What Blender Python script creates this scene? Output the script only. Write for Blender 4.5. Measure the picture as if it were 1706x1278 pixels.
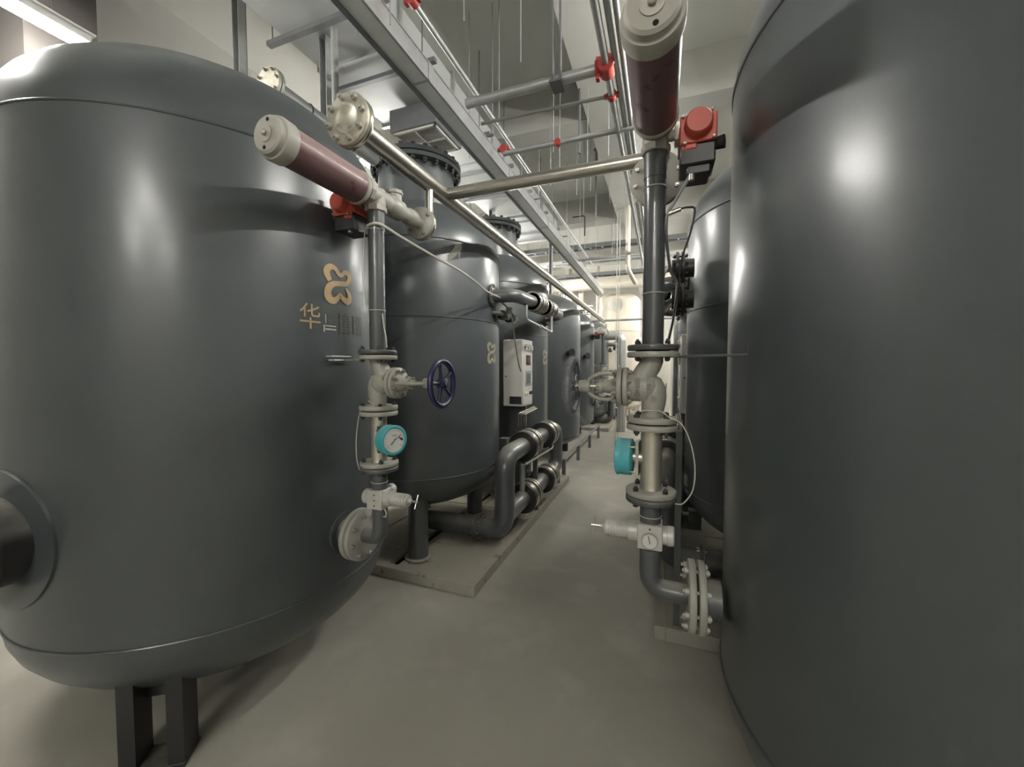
import bpy, bmesh, math, random
from mathutils import Vector, Matrix
random.seed(4)
PI = math.pi
C = bpy.context.scene.collection
for o in list(bpy.data.objects): bpy.data.objects.remove(o)
sc = bpy.context.scene

# ------------------------------------------------------------ camera, world, exposure
EYE = 1.95
cam_d = bpy.data.cameras.new('camera'); cam = bpy.data.objects.new('camera', cam_d); C.objects.link(cam)
cam_d.sensor_width = 36; cam_d.lens = 36 * 660 / 1706; cam_d.clip_start = .02; cam_d.clip_end = 100
cam.location = (0, 0, EYE)
cam.rotation_euler = (math.radians(90 - 2.353), 0, math.radians(20.746))
sc.camera = cam
w = bpy.data.worlds.new('world'); sc.world = w; w.use_nodes = True
w.node_tree.nodes['Background'].inputs[0].default_value = (.9, .93, 1, 1)
w.node_tree.nodes['Background'].inputs[1].default_value = .05
sc.view_settings.view_transform = 'Standard'; sc.view_settings.look = 'None'
sc.view_settings.gamma = 1; sc.view_settings.use_curve_mapping = False
sc.view_settings.exposure = 2.68
TUBE = 42.0       # strength of the fluorescent tubes

# ------------------------------------------------------------ materials
def mat(name, col, rough=.5, metal=0, noise=.12, nscale=6, bump=0, bscale=200, coat=0, dust=0, dustcol=(.36, .34, .28), emit=0, spots=None, streak=0, trans=0, alpha=1, coatrough=.06, dlo=.15):
    m = bpy.data.materials.new(name); m.use_nodes = True
    nt = m.node_tree; N = nt.nodes; L = nt.links; b = N['Principled BSDF']
    b.inputs['Roughness'].default_value = rough; b.inputs['Metallic'].default_value = metal
    b.inputs['Coat Weight'].default_value = coat; b.inputs['Coat Roughness'].default_value = coatrough
    b.inputs['Transmission Weight'].default_value = trans; b.inputs['Alpha'].default_value = alpha
    geo = N.new('ShaderNodeNewGeometry')
    nz = N.new('ShaderNodeTexNoise'); nz.inputs['Scale'].default_value = nscale; nz.inputs['Detail'].default_value = 6
    mp = N.new('ShaderNodeMapping'); mp.inputs['Scale'].default_value = (1, 1, .15 if streak else 1)
    L.new(geo.outputs['Position'], mp.inputs[0]); L.new(mp.outputs[0], nz.inputs['Vector'])
    mx = N.new('ShaderNodeMix'); mx.data_type = 'RGBA'
    mx.inputs[6].default_value = tuple(c * (1 - noise) for c in col) + (1,)
    mx.inputs[7].default_value = tuple(min(1, c * (1 + noise)) for c in col) + (1,)
    L.new(nz.outputs[0], mx.inputs[0]); out = mx.outputs[2]
    if spots:
        n2 = N.new('ShaderNodeTexNoise'); n2.inputs['Scale'].default_value = spots[0]; n2.inputs['Detail'].default_value = 8
        L.new(geo.outputs['Position'], n2.inputs['Vector'])
        rp = N.new('ShaderNodeValToRGB'); rp.color_ramp.elements[0].position = spots[1]; rp.color_ramp.elements[1].position = spots[1] + spots[3]
        L.new(n2.outputs[0], rp.inputs[0])
        m2 = N.new('ShaderNodeMix'); m2.data_type = 'RGBA'; m2.inputs[7].default_value = spots[2] + (1,)
        L.new(rp.outputs[0], m2.inputs[0]); L.new(out, m2.inputs[6]); out = m2.outputs[2]
    if dust:       # settled dust lies on whatever faces up
        sx = N.new('ShaderNodeSeparateXYZ'); L.new(geo.outputs['Normal'], sx.inputs[0])
        mr = N.new('ShaderNodeMapRange'); mr.inputs[1].default_value = dlo; mr.inputs[2].default_value = .95
        mr.inputs[4].default_value = dust; L.new(sx.outputs[2], mr.inputs[0])
        mm = N.new('ShaderNodeMath'); mm.operation = 'MULTIPLY'; L.new(mr.outputs[0], mm.inputs[0])
        m4 = N.new('ShaderNodeMapRange'); m4.inputs[1].default_value = .3; m4.inputs[2].default_value = .6; m4.inputs[3].default_value = .6
        L.new(nz.outputs[0], m4.inputs[0]); L.new(m4.outputs[0], mm.inputs[1])
        m3 = N.new('ShaderNodeMix'); m3.data_type = 'RGBA'; m3.inputs[7].default_value = dustcol + (1,)
        L.new(mm.outputs[0], m3.inputs[0]); L.new(out, m3.inputs[6]); out = m3.outputs[2]
        rr = N.new('ShaderNodeMapRange'); rr.inputs[3].default_value = rough; rr.inputs[4].default_value = .85
        L.new(mm.outputs[0], rr.inputs[0]); L.new(rr.outputs[0], b.inputs['Roughness'])
    L.new(out, b.inputs['Base Color'])
    if bump:
        bn = N.new('ShaderNodeTexNoise'); bn.inputs['Scale'].default_value = bscale; bn.inputs['Detail'].default_value = 3
        L.new(geo.outputs['Position'], bn.inputs['Vector'])
        bu = N.new('ShaderNodeBump'); bu.inputs['Strength'].default_value = bump; bu.inputs['Distance'].default_value = .002
        L.new(bn.outputs[0], bu.inputs['Height']); L.new(bu.outputs[0], b.inputs['Normal'])
    if emit:
        b.inputs['Emission Color'].default_value = tuple(col) + (1,); b.inputs['Emission Strength'].default_value = emit
    return m

M = dict(
    tank=mat('tank_paint', (.058, .067, .071), .45, 0, .1, 3, .12, 90, coat=.6, dust=.1, dustcol=(.2, .2, .19), streak=1, coatrough=.23),
    pipe=mat('grey_pipe_paint', (.075, .08, .084), .4, 0, .15, 8, .1, 60, coat=.45, dust=.5, coatrough=.15),
    black=mat('black_paint', (.018, .018, .02), .4, 0, .2, 20, coat=.2, dust=.35),
    hole=mat('black_opening', (.006, .006, .006), .9),
    steel=mat('stainless_steel', (.6, .58, .52), .26, .95, .12, 14, .05, 40, dust=.3, dustcol=(.5, .47, .39)),
    steel_plate=mat('dusty_flange_face', (.5, .47, .39), .45, .35, .2, 25, .1, 60, spots=(22, .58, (.3, .27, .2), .12)),
    galv=mat('galvanised_steel', (.42, .43, .42), .42, .6, .18, 18, dust=.2),
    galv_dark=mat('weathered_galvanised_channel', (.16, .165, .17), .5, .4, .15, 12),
    cast=mat('grey_valve_paint', (.36, .355, .31), .48, .1, .15, 14, .25, 120, coat=.15, dust=.45, dustcol=(.46, .44, .38)),
    cream=mat('cream_plastic', (.38, .37, .32), .5, 0, .1, 12, dust=.35, dustcol=(.4, .385, .33)),
    white=mat('white_enamel', (.6, .585, .53), .35, 0, .05, 5, coat=.2, dust=.2),
    alu=mat('pale_aluminium_casting', (.55, .54, .5), .42, .2, .08, 30, .12, 150),
    maroon=mat('dusty_maroon_cylinder', (.15, .085, .085), .42, .1, .15, 6, dust=.9, dlo=-.35, dustcol=(.48, .36, .34), spots=(16, .6, (.09, .03, .035), .06), coat=.1),
    red=mat('red_paint', (.52, .085, .055), .4, 0, .1, 8, dust=.2),
    redp=mat('red_coupling', (.4, .05, .04), .45, 0, .1, 20, dust=.15),
    castd=mat('darker_raised_lettering', (.2, .195, .165), .5, .1, .1, 20),  # darker than the valve body so the lettering shows
    teal=mat('turquoise_enamel', (.08, .42, .46), .38, 0, .08, 10, dust=.35, dustcol=(.35, .6, .6)),
    dial=mat('white_dial', (.66, .66, .62), .35, 0, .03, 10),
    ink=mat('black_print', (.02, .02, .022), .5),
    satin=mat('satin_stainless_meter', (.6, .57, .49), .36, .75, .08, 10, dust=.2),
    tray=mat('bright_galvanised_sheet', (.72, .73, .7), .5, .3, .1, 10),
    sheer=mat('clear_film', (.35, .37, .4), .15, 0, .3, 60, .5, 80, coat=1, alpha=.22),
    blue=mat('navy_handwheel_paint', (.02, .018, .08), .35, 0, .15, 12, coat=.3, dust=.12),
    film=mat('grey_wheel_in_plastic_film', (.17, .18, .2), .2, .2, .4, 40, .5, 60, coat=.8),
    zinc=mat('zinc_bolt', (.42, .4, .36), .35, .85, .15, 40, dust=.3),
    dbolt=mat('dark_bolt', (.05, .048, .045), .45, .4, .2, 40, dust=.25),
    rubber=mat('black_rubber', (.015, .015, .015), .7),
    gold=mat('worn_gold_paint', (.42, .3, .16), .5, .1, .3, 30),
    wgold=mat('dull_gold_paint', (.27, .235, .165), .5, .0, .35, 40),
    fgold=mat('faded_gold_paint', (.088, .088, .08), .5, .0, .35, 40),
    pgold=mat('pale_gold_paint', (.36, .35, .31), .5, .0, .25, 40),
    wire=mat('white_cable', (.55, .54, .48), .5),
    gwire=mat('grey_cable', (.22, .22, .2), .5),
    copper=mat('polished_tube', (.6, .56, .46), .2, .9),
    skid=mat('dusty_skid_steel', (.32, .305, .26), .7, 0, .2, 6, .1, 60, dust=.6, dustcol=(.3, .275, .21), spots=(9, .63, (.1, .06, .045), .1)),
    floor=mat('floor_concrete_paint', (.375, .358, .305), .5, 0, .12, 1.3, .12, 60, spots=(2.4, .52, (.47, .45, .39), .25), coat=.08, coatrough=.3),
    wall=mat('white_wall_plaster', (.45, .44, .41), .8, 0, .05, 1.5, .1, 30),
    ceil=mat('white_ceiling_plaster', (.6, .6, .56), .85, 0, .08, 1.2, .1, 30),
    beam=mat('painted_concrete_beam', (.42, .415, .38), .85, 0, .05, 2),
    duct=mat('duct_insulation_panel', (.4, .415, .4), .6, .1, .08, 3),
    column=mat('grey_concrete_column', (.055, .048, .043), .8, 0, .25, 3),
    lag=mat('white_pipe_lagging', (.62, .58, .49), .5, .1, .1, 5),
    lampbody=mat('lamp_housing_white', (.7, .7, .68), .4),
    lens=mat('grey_display', (.14, .16, .16), .2, 0, .05, 10, coat=.5),
    rdisp=mat('dark_red_display', (.09, .02, .025), .2, 0, .05, 10, coat=.5),
    tube=mat('lit_fluorescent_tube', (1, .98, .93), .5, emit=TUBE),
)
M['tube'].node_tree.nodes['Principled BSDF'].inputs['Base Color'].default_value = (.9, .9, .9, 1)

# ------------------------------------------------------------ mesh builder
XF = [lambda v: v]           # current local-to-world map of points
def axis_frame(d):
    d = Vector(d).normalized()
    a = Vector((0, 0, 1)) if abs(d.z) < .9 else Vector((1, 0, 0))
    u = d.cross(a).normalized(); return d, u, d.cross(u).normalized()

class MB:
    def __init__(s): s.v = []; s.f = []
    def ring(s, c, u, v, r, n, a0=0):
        i = len(s.v)
        for k in range(n):
            a = a0 + 2 * PI * k / n; s.v.append(Vector(c) + u * (math.cos(a) * r) + v * (math.sin(a) * r))
        return list(range(i, i + n))
    def skin(s, A, B):
        n = len(A)
        for k in range(n): s.f.append((A[k], A[(k + 1) % n], B[(k + 1) % n], B[k]))
    def lathe(s, o, d, prof, n=24, close0=True, close1=True, a0=0):
        """prof: list of (distance along axis, radius)"""
        o = Vector(o); d, u, v = axis_frame(d); R = [s.ring(o + d * t, u, v, max(r, 1e-4), n, a0) for t, r in prof]
        for A, B in zip(R, R[1:]): s.skin(A, B)
        if close0: s.f.append(tuple(reversed(R[0])))
        if close1: s.f.append(tuple(R[-1]))
        return s
    def cyl(s, a, b, r, n=16, r2=None):
        a = Vector(a); b = Vector(b); L = (b - a).length
        return s.lathe(a, b - a, [(0, r), (L, r2 if r2 is not None else r)], n)
    def tubering(s, o, d, ro, ri, t, n=24):   # annulus plate from o along d by t
        s.lathe(o, d, [(0, ri), (0, ro), (t, ro), (t, ri), (0, ri)], n, False, False); return s
    def disc(s, o, d, r, t, n=28, bev=.003):
        return s.lathe(o, d, [(0, r - bev), (bev, r), (t - bev, r), (t, r - bev)], n)
    def tube(s, pts, r, n=10, rs=None):
        pts = [Vector(p) for p in pts]; d0 = (pts[1] - pts[0]).normalized(); _, u, v = axis_frame(d0); R = []
        for i, p in enumerate(pts):
            t = (pts[min(i + 1, len(pts) - 1)] - pts[max(i - 1, 0)]).normalized()
            u = (u - t * u.dot(t)).normalized(); v = t.cross(u)
            R.append(s.ring(p, u, v, rs[i] if rs else r, n))
        for A, B in zip(R, R[1:]): s.skin(A, B)
        s.f.append(tuple(reversed(R[0]))); s.f.append(tuple(R[-1])); return s
    def box(s, c, sz, rot=None):
        c = Vector(c); i = len(s.v); h = Vector(sz) / 2
        for x, y, z in ((-1,-1,-1),(1,-1,-1),(1,1,-1),(-1,1,-1),(-1,-1,1),(1,-1,1),(1,1,1),(-1,1,1)):
            p = Vector((x * h.x, y * h.y, z * h.z))
            if rot is not None: p = rot @ p
            s.v.append(c + p)
        for f in ((0,3,2,1),(4,5,6,7),(0,1,5,4),(1,2,6,5),(2,3,7,6),(3,0,4,7)): s.f.append(tuple(i + k for k in f))
        return s
    def bb(s, x0, x1, y0, y1, z0, z1): return s.box(((x0+x1)/2, (y0+y1)/2, (z0+z1)/2), (abs(x1-x0), abs(y1-y0), abs(z1-z0)))
    def torus(s, o, d, R, r, n=32, m=10):
        o = Vector(o); d, u, v = axis_frame(d); rings = []
        for k in range(n):
            a = 2 * PI * k / n; e = u * math.cos(a) + v * math.sin(a); rings.append(s.ring(o + e * R, e, d, r, m))
        for k in range(n): s.skin(rings[k], rings[(k + 1) % n])
        return s

def root_of(o):
    while o.parent: o = o.parent
    return o
def build(name, mb, m, parent=None, bevel=0, label=None, flat=False, sharp=38):
    me = bpy.data.meshes.new(name)
    r = root_of(parent) if parent else None
    off = r.location.copy() if r else Vector((0, 0, 0))
    me.from_pydata([XF[0](v) - off for v in mb.v], [], mb.f)
    bm = bmesh.new(); bm.from_mesh(me)
    bmesh.ops.remove_doubles(bm, verts=bm.verts, dist=1e-5)
    bmesh.ops.recalc_face_normals(bm, faces=bm.faces)
    if bevel: bmesh.ops.bevel(bm, geom=[e for e in bm.edges if e.calc_face_angle(0) > .7], offset=bevel, segments=1, affect='EDGES', clamp_overlap=True)
    bm.to_mesh(me); bm.free()
    if not flat:
        for p in me.polygons: p.use_smooth = True
        me.set_sharp_from_angle(angle=math.radians(sharp))
    me.materials.append(m)
    o = bpy.data.objects.new(name, me); C.objects.link(o)
    if parent: o.parent = parent
    if label: o['label'] = label
    return o
def thing(name, loc, label, cat, group=None):
    o = bpy.data.objects.new(name, None); C.objects.link(o); o.empty_display_size = .1
    o.location = XF[0](Vector(loc)); o['label'] = label; o['category'] = cat
    if group: o['group'] = group
    return o
def single(name, mb, m, label, cat, group=None, **k):
    o = build(name, mb, m, None, **k); o['label'] = label; o['category'] = cat
    if group: o['group'] = group
    return o
def struct(name, mb, m, parent=None, **k):
    o = build(name, mb, m, parent, **k)
    if not parent: o['kind'] = 'structure'
    return o
_bolt = {}
def bolt_mesh(size, m, L):
    key = (size, m.name, round(L, 3))
    if key not in _bolt:
        b = MB(); b.lathe((0,0,0), (0,0,1), [(0, size), (size*1.1, size), (size*1.25, size*.8)], 6)
        b.lathe((0,0,size*1.2), (0,0,1), [(0, size*.55), (size*.6, size*.5)], 8)
        b.lathe((0,0,-L-size*1.2), (0,0,1), [(0, size*.55), (size*.2, size*.55)], 8)
        b.lathe((0,0,-L-size*1.0), (0,0,1), [(0, size), (size*1.0, size)], 6)
        b.lathe((0,0,-L-size*1.3), (0,0,1), [(0, size*.5), (L+size*2.5, size*.5)], 8)
        me = bpy.data.meshes.new('bolt'); me.from_pydata(b.v, [], b.f); me.materials.append(m); _bolt[key] = me
    return _bolt[key]
def bolts(parent, c, d, R, n, size, m=None, a0=.2, L=.045):
    """bolts as objects of their own round the point c (outer face), axis d pointing out of the face, L the grip"""
    m = m or M['zinc']; r = root_of(parent); me = bolt_mesh(size, m, L)
    f = XF[0]; c = Vector(c); d, u, v = axis_frame(d); wd = (f(c + d) - f(c)).normalized()
    q = Vector((0, 0, 1)).rotation_difference(wd)
    for k in range(n):
        a = a0 + 2 * PI * k / n; o = bpy.data.objects.new('bolt', me); C.objects.link(o); o.parent = parent
        o.location = f(c + u * math.cos(a) * R + v * math.sin(a) * R) - r.location
        o.rotation_mode = 'QUATERNION'; o.rotation_quaternion = q
def arc(c, a, b, R, a0, a1, n=8):
    """points c + R*(a cos t + b sin t)"""
    c = Vector(c); a = Vector(a); b = Vector(b)
    return [c + a * (R * math.cos(a0 + (a1 - a0) * k / n)) + b * (R * math.sin(a0 + (a1 - a0) * k / n)) for k in range(n + 1)]
def bend(P, r, n=7):
    """polyline with rounded corners"""
    P = [Vector(p) for p in P]; out = [P[0]]
    for i in range(1, len(P) - 1):
        a = (P[i-1] - P[i]); b = (P[i+1] - P[i]); rr = min(r, a.length * .49, b.length * .49)
        p0 = P[i] + a.normalized() * rr; p1 = P[i] + b.normalized() * rr
        for k in range(n + 1):
            t = k / n; out.append(p0 * (1-t)**2 + P[i] * 2*t*(1-t) + p1 * t*t)
    out.append(P[-1]); return out
def text_mesh(txt, size, mapf, name, m, parent, ext=.002):
    cu = bpy.data.curves.new('lettering', 'FONT'); cu.body = txt; cu.size = size; cu.align_x = 'CENTER'; cu.align_y = 'CENTER'; cu.extrude = ext; cu.resolution_u = 3
    t = bpy.data.objects.new('lettering', cu); C.objects.link(t)
    dg = bpy.context.evaluated_depsgraph_get(); me = bpy.data.meshes.new_from_object(t.evaluated_get(dg))
    b = MB(); b.v = [Vector(mapf(v.co)) for v in me.vertices]; b.f = [tuple(p.vertices) for p in me.polygons]
    bpy.data.objects.remove(t); sv = XF[0]; XF[0] = lambda v: v
    o = build(name, b, m, parent, flat=True); XF[0] = sv; return o

# ------------------------------------------------------------ room
X0, X1, Y0, Y1, ZC = -5.3, 4.6, -10.0, 21.0, 6.0
struct('floor', MB().bb(X0-.2, X1+.2, Y0-.2, Y1+.2, -.2, 0), M['floor'])
struct('ceiling', MB().bb(X0-.2, X1+.2, Y0-.2, Y1+.2, ZC, ZC+.2), M['ceil'])
struct('wall_left', MB().bb(X0-.2, X0, Y0, Y1, 0, ZC), M['wall'])
struct('wall_right', MB().bb(X1, X1+.2, Y0, Y1, 0, ZC), M['wall'])
struct('wall_back', MB().bb(X0, X1, Y1, Y1+.2, 0, ZC), M['wall'])
struct('wall_front', MB().bb(X0, X1, Y0-.2, Y0, 0, ZC), M['wall'])
k = 1
for y in (-6.15, -2.2, 1.75, 5.7, 9.65, 13.6, 17.55):
    struct('trim_%d' % k, MB().bb(X0, X1, y, y+.35, 5.42, ZC), M['beam']); k += 1
struct('trim_%d' % k, MB().bb(-1.02, -.5, Y0, Y1, 5.38, ZC), M['beam']); k += 1
for y in (-6.2, 1.66, 9.6, 17.5):
    struct('trim_%d' % k, MB().bb(X0, X0+.55, y, y+.45, 0, ZC), M['column']); k += 1

# ------------------------------------------------------------ lamps
def lamp(x, y, z, L, label, group=None):
    t = thing('batten_lamp', (x, y, z), label, 'lamp', group)
    build('lamp_housing', MB().bb(x-.05, x+.05, y, y+L, z, z+.05).bb(x-.075, x+.075, y-.02, y+L+.02, z+.05, z+.062), M['lampbody'], t)
    build('fluorescent_tube', MB().cyl((x, y+.03, z-.033), (x, y+L-.03, z-.033), .033, 12), M['tube'], t)
    for e in (y+.012, y+L-.012): build('lamp_holder', MB().box((x, e, z-.02), (.05, .025, .065)), M['lampbody'], t)
    for e in (y+.2, y+L-.2): build('hanging_rod', MB().cyl((x, e, z+.06), (x, e, ZC), .004, 6), M['galv_dark'], t)
lamp(-4.3, .4, 4.51, 1.45, 'lit fluorescent batten above the large front left tank, the only one seen burning', 'batten lamps')
ORD = 'nearest second third fourth fifth sixth seventh eighth ninth tenth eleventh twelfth thirteenth fourteenth fifteenth'.split()
def nth(i): return ('nearest' if i == 0 else ORD[i] + ' nearest') if i < len(ORD) else '%dth nearest' % (i+1)
for x, z, wd in ((-3.8, 4.75, 'left'), (2.4, 4.66, 'right')):
    ys = [y for y in (.15, 4.3, 7.4, 10.2, 12.6, 15.8, 18.2) if not (x < 0 and y < 1)]
    for i, y in enumerate(ys): lamp(x if x < 0 or y < 1 else (.95 if y < 6 else 1.25), (y if x < 0 or y != 4.3 else 3.3) if x < 0 or y > 1 else .85, z + (.12 if x > 0 and y < 1 else 0), 1.35, '%s of the unseen fluorescent battens over the %s tank row' % (nth(i), wd), 'battens over the %s tanks' % wd)
i = 0
for x, y in ((-1.2, -7.6), (1.6, -7.6), (-.8, -5.2)):
    XF[0] = lambda v, x=x, y=y: Vector((x + v.y - y, y + v.x - x, v.z))       # unseen lamps added as fill, these run across the room
    lamp(x, y, 5.2, 1.35, 'added unseen fill batten behind the viewer, %s of that block' % nth(i), 'added fill battens behind the viewer'); i += 1; XF[0] = lambda v: v

# ------------------------------------------------------------ tanks
LOGO = [(-.082,2.446,.015),(-.096,2.468,.019),(-.104,2.497,.021),(-.08,2.524,.017),(-.046,2.522,.014),(-.018,2.496,.014),(.003,2.492,.012),(.029,2.513,.014),(.059,2.509,.017),(.066,2.483,.017),(.042,2.451,.015),(-.006,2.44,.015),(-.053,2.432,.016),(-.085,2.41,.021),(-.098,2.38,.023),(-.091,2.347,.025),(-.06,2.334,.019),(-.032,2.351,.015),(-.01,2.375,.012),(.011,2.355,.016),(.043,2.344,.021),(.065,2.358,.019),(.065,2.383,.017),(.05,2.406,.011),(.032,2.423,.003)]
def catmull(P, n=4):
    out = []
    for i in range(len(P) - 1):
        p0, p1, p2, p3 = P[max(i-1, 0)], P[i], P[i+1], P[min(i+2, len(P)-1)]
        for k in range(n):
            t = k / n
            out.append(tuple(.5 * (2*b + (c-a)*t + (2*a-5*b+4*c-d)*t*t + (3*b-a-3*c+d)*t**3) for a, b, c, d in zip(p0, p1, p2, p3)))
    out.append(P[-1]); return out
def wrapf(cx, cy, R, dz=0, e=.003, sc=1):
    def f(u, v, h=0):
        a = u / R; return Vector((cx + (R+e+h) * math.cos(a), cy + (R+e+h) * math.sin(a), v + dz))
    return f
def logo(parent, cx, cy, R, dz=0, text=True):
    f = wrapf(cx, cy, R, dz); P = catmull(LOGO); b = MB(); prev = None
    for i, (u, v, w_) in enumerate(P):
        q = P[min(i+1, len(P)-1)]; p = P[max(i-1, 0)]; tx, tz = q[0]-p[0], q[1]-p[1]; l = math.hypot(tx, tz) or 1
        nx, nz = -tz/l, tx/l; j = len(b.v)
        b.v += [f(u+nx*w_, v+nz*w_), f(u, v), f(u-nx*w_, v-nz*w_)]
        if i: b.f += [(j-3, j-2, j+1, j), (j-2, j-1, j+2, j+1)]
    build('butterfly_emblem', b, M['gold' if text else 'wgold'], parent, label='gold painted butterfly-shaped emblem')
    if text:
        text_mesh('华', .15, lambda c: f(-.207+c.x*.86, 2.217+c.y, c.z*.3), 'painted_character', M['gold'], parent, .001)
        b = MB()
        def st(u0, u1, v0, v1, bb=None):
            bb = bb or b; i = len(bb.v); n = 5
            for k in range(n):
                u = u0 + (u1-u0)*k/(n-1); bb.v += [f(u, v0), f(u, v1)]
                if k: bb.f.append((i+2*k-2, i+2*k, i+2*k+1, i+2*k-1))
        st(-.131, -.121, 2.15, 2.19); st(-.118, -.045, 2.182, 2.189); st(-.118, -.045, 2.162, 2.171); st(-.118, -.112, 2.20, 2.25)
        build('painted_character', b, M['pgold'], parent, label='half worn off second character')
        b2 = MB()
        for k_ in range(6): st(-.1, -.04, 2.2+k_*.012, 2.206+k_*.012, b2)
        for du in (0, .115):
            for k_ in range(7): st(-.02+du, .075+du, 2.16+k_*.016, 2.17+k_*.016, b2)
            for k_ in range(3): st(-.012+du+k_*.035, -.002+du+k_*.035, 2.15, 2.27, b2)
        build('painted_character', b2, M['fgold'], parent, label='last characters, faded almost to the tank colour')

def flange_pair(parent, c, d, r, t=.022, gap=.006, m=None, nb=8, bs=.011, rb=None, a0=.2, bm_=None, m2=None):
    """two flanges meeting at c, axis d, with gasket and bolts; parts of parent"""
    c = Vector(c); D = Vector(d).normalized(); m = m or M['cast']
    f1 = build('flange', MB().disc(c - D * (t + gap/2), D, r, t), m, parent, sharp=50)
    f2 = build('flange', MB().disc(c + D * (gap/2), D, r, t), m2 or m, parent, sharp=50)
    build('gasket', MB().cyl(c - D * gap/2, c + D * gap/2, r*.66, 20), M['rubber'], parent)
    bolts(f2, c + D * (t + gap/2), D, rb or r*.8, nb, bs, bm_, a0, 2*t+gap)
    return f1, f2

def dome_profile(z0, z1, R, h0, h1, n=10, r_end=.001):
    P = []
    for k in range(n + 1):
        a = PI/2 * k / n; P.append((z0 - h0 * math.cos(a), max(r_end, R * math.sin(a)**.8)))
    for k in range(n + 1):
        a = PI/2 * (1 - k / n); P.append((z1 + h1 * math.cos(a), max(r_end, R * math.sin(a)**.8)))
    return P
def seam(parent, cx, cy, z, R):
    build('weld_seam', MB().torus((cx, cy, z), (0, 0, 1), R, .006, 96, 6), M['tank'], parent)
def buffer_tank(cx, cy, R, label, side, legs_a=-56, manway=True, text=True, zs=(.67, 3.08), h=(.5, .6)):
    t = thing('pressure_tank', (cx, cy, 0), label, 'tank')
    build('shell', MB().lathe((cx, cy, 0), (0, 0, 1), dome_profile(zs[0], zs[1], R, *h), 96, True, True), M['tank'], t, sharp=60)
    for z in zs: seam(t, cx, cy, z, R)
    for q in range(3):
        a = math.radians((legs_a, 88, 184)[q]); a = a if side > 0 else PI - a
        r = R * .84; ca, sa = math.cos(a), math.sin(a); Rm = Matrix.Rotation(a, 3, 'Z')
        c = Vector((cx + ca*r, cy + sa*r, 0)); zt = zs[0] - h[0]*.3
        b = MB()
        for o_ in (-.1, .1): b.box(c + Rm @ Vector((0, o_, zt/2)), (.13, .07, zt), Rm)
        b.box(c + Rm @ Vector((-.045, 0, zt-.12)), (.02, .2, .2), Rm)
        l = build('leg', b, M['black'], t)
        build('base_plate', MB().box(c + Vector((0, 0, .0075)), (.15, .28, .015), Rm), M['black'], l)
    if manway:
        a = math.radians(-91) if side > 0 else PI - math.radians(-91); d = Vector((math.cos(a), math.sin(a), 0)); c = Vector((cx, cy, 1.16)) + d * (R - .04)
        pd = build('reinforcing_pad', pad_mesh(cx, cy, R, 1.16, a, .32), M['tank'], t)
        nz_ = build('nozzle', MB().lathe(c, d, [(0, .2), (.12, .2), (.12, .235), (.2, .235), (.2, .17), (.1, .17)], 40, True, True), M['black'], t)
        build('nozzle_opening', MB().cyl(c + d*.1, c + d*.12, .168, 32), M['hole'], nz_)
    if text: logo(t, cx, cy, R, 0)
    return t
def pad_mesh(cx, cy, R, zc, a, r):
    b = MB(); n = 40; T = .012
    for rr, e in ((r+.004, -.01), (r, T), (.02, T)):
        for k in range(n):
            q = 2*PI*k/n; u = rr*math.cos(q); v = rr*math.sin(q); th = a + u/R
            b.v.append(Vector((cx+(R+e)*math.cos(th), cy+(R+e)*math.sin(th), zc+v)))
    for j in range(2): b.skin(list(range(j*n, j*n+n)), list(range(j*n+n, j*n+2*n)))
    return b

tL = buffer_tank(-2.78, 1.85, 1.0, 'huge dark grey tank in the left foreground with gold butterfly emblem', 1)
tR = buffer_tank(1.26, 1.85, 1.0, 'huge dark grey tank filling the right edge of the picture', -1, text=False)
build('lifting_lug', MB().cyl((-3.02, 2.4, 3.5), (-3.02, 2.4, 3.6), .03, 12), M['black'], tL)

def dryer_tower(cx, cy, label, R=.92, lg=True, s=1):
    t = thing('drying_tower', (cx, cy, .1), label, 'tank')
    z0, z1 = .9, 3.14
    build('shell', MB().lathe((cx, cy, 0), (0, 0, 1), dome_profile(z0, z1, R, .42, .55), 80), M['tank'], t, sharp=60)
    for z in (z0, z1, 2.42): seam(t, cx, cy, z, R)
    for dx in (.4, -.4):
        for dy in (-.62, .62):
            l = build('leg', MB().cyl((cx+dx, cy+dy, .115), (cx+dx, cy+dy, .75), .095, 24), M['pipe'], t)
            build('base_plate', MB().disc((cx+dx, cy+dy, .1), (0,0,1), .13, .016), M['skid'], l)
    nk = build('neck', MB().cyl((cx, cy, 3.5), (cx, cy, 4.1), .41, 48), M['tank'], t)
    lo = build('neck_flange', MB().disc((cx, cy, 4.08), (0,0,1), .49, .045, 64), M['tank'], t)
    cv = build('blind_cover', MB().disc((cx, cy, 4.135), (0,0,1), .49, .045, 64), M['tank'], t)
    build('gasket', MB().cyl((cx, cy, 4.12), (cx, cy, 4.14), .46, 48), M['rubber'], t)
    bolts(lo, (cx, cy, 4.08), (0,0,-1), .455, 24, .027, M['black'], 0, .1)
    build('lifting_eye', MB().torus((cx, cy, 4.23), (0,1,0), .04, .012, 20, 8).cyl((cx, cy, 4.18), (cx, cy, 4.2), .02), M['tank'], cv)
    if s > 0: logo(t, cx, cy, R, -.33, False)
    return t

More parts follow.
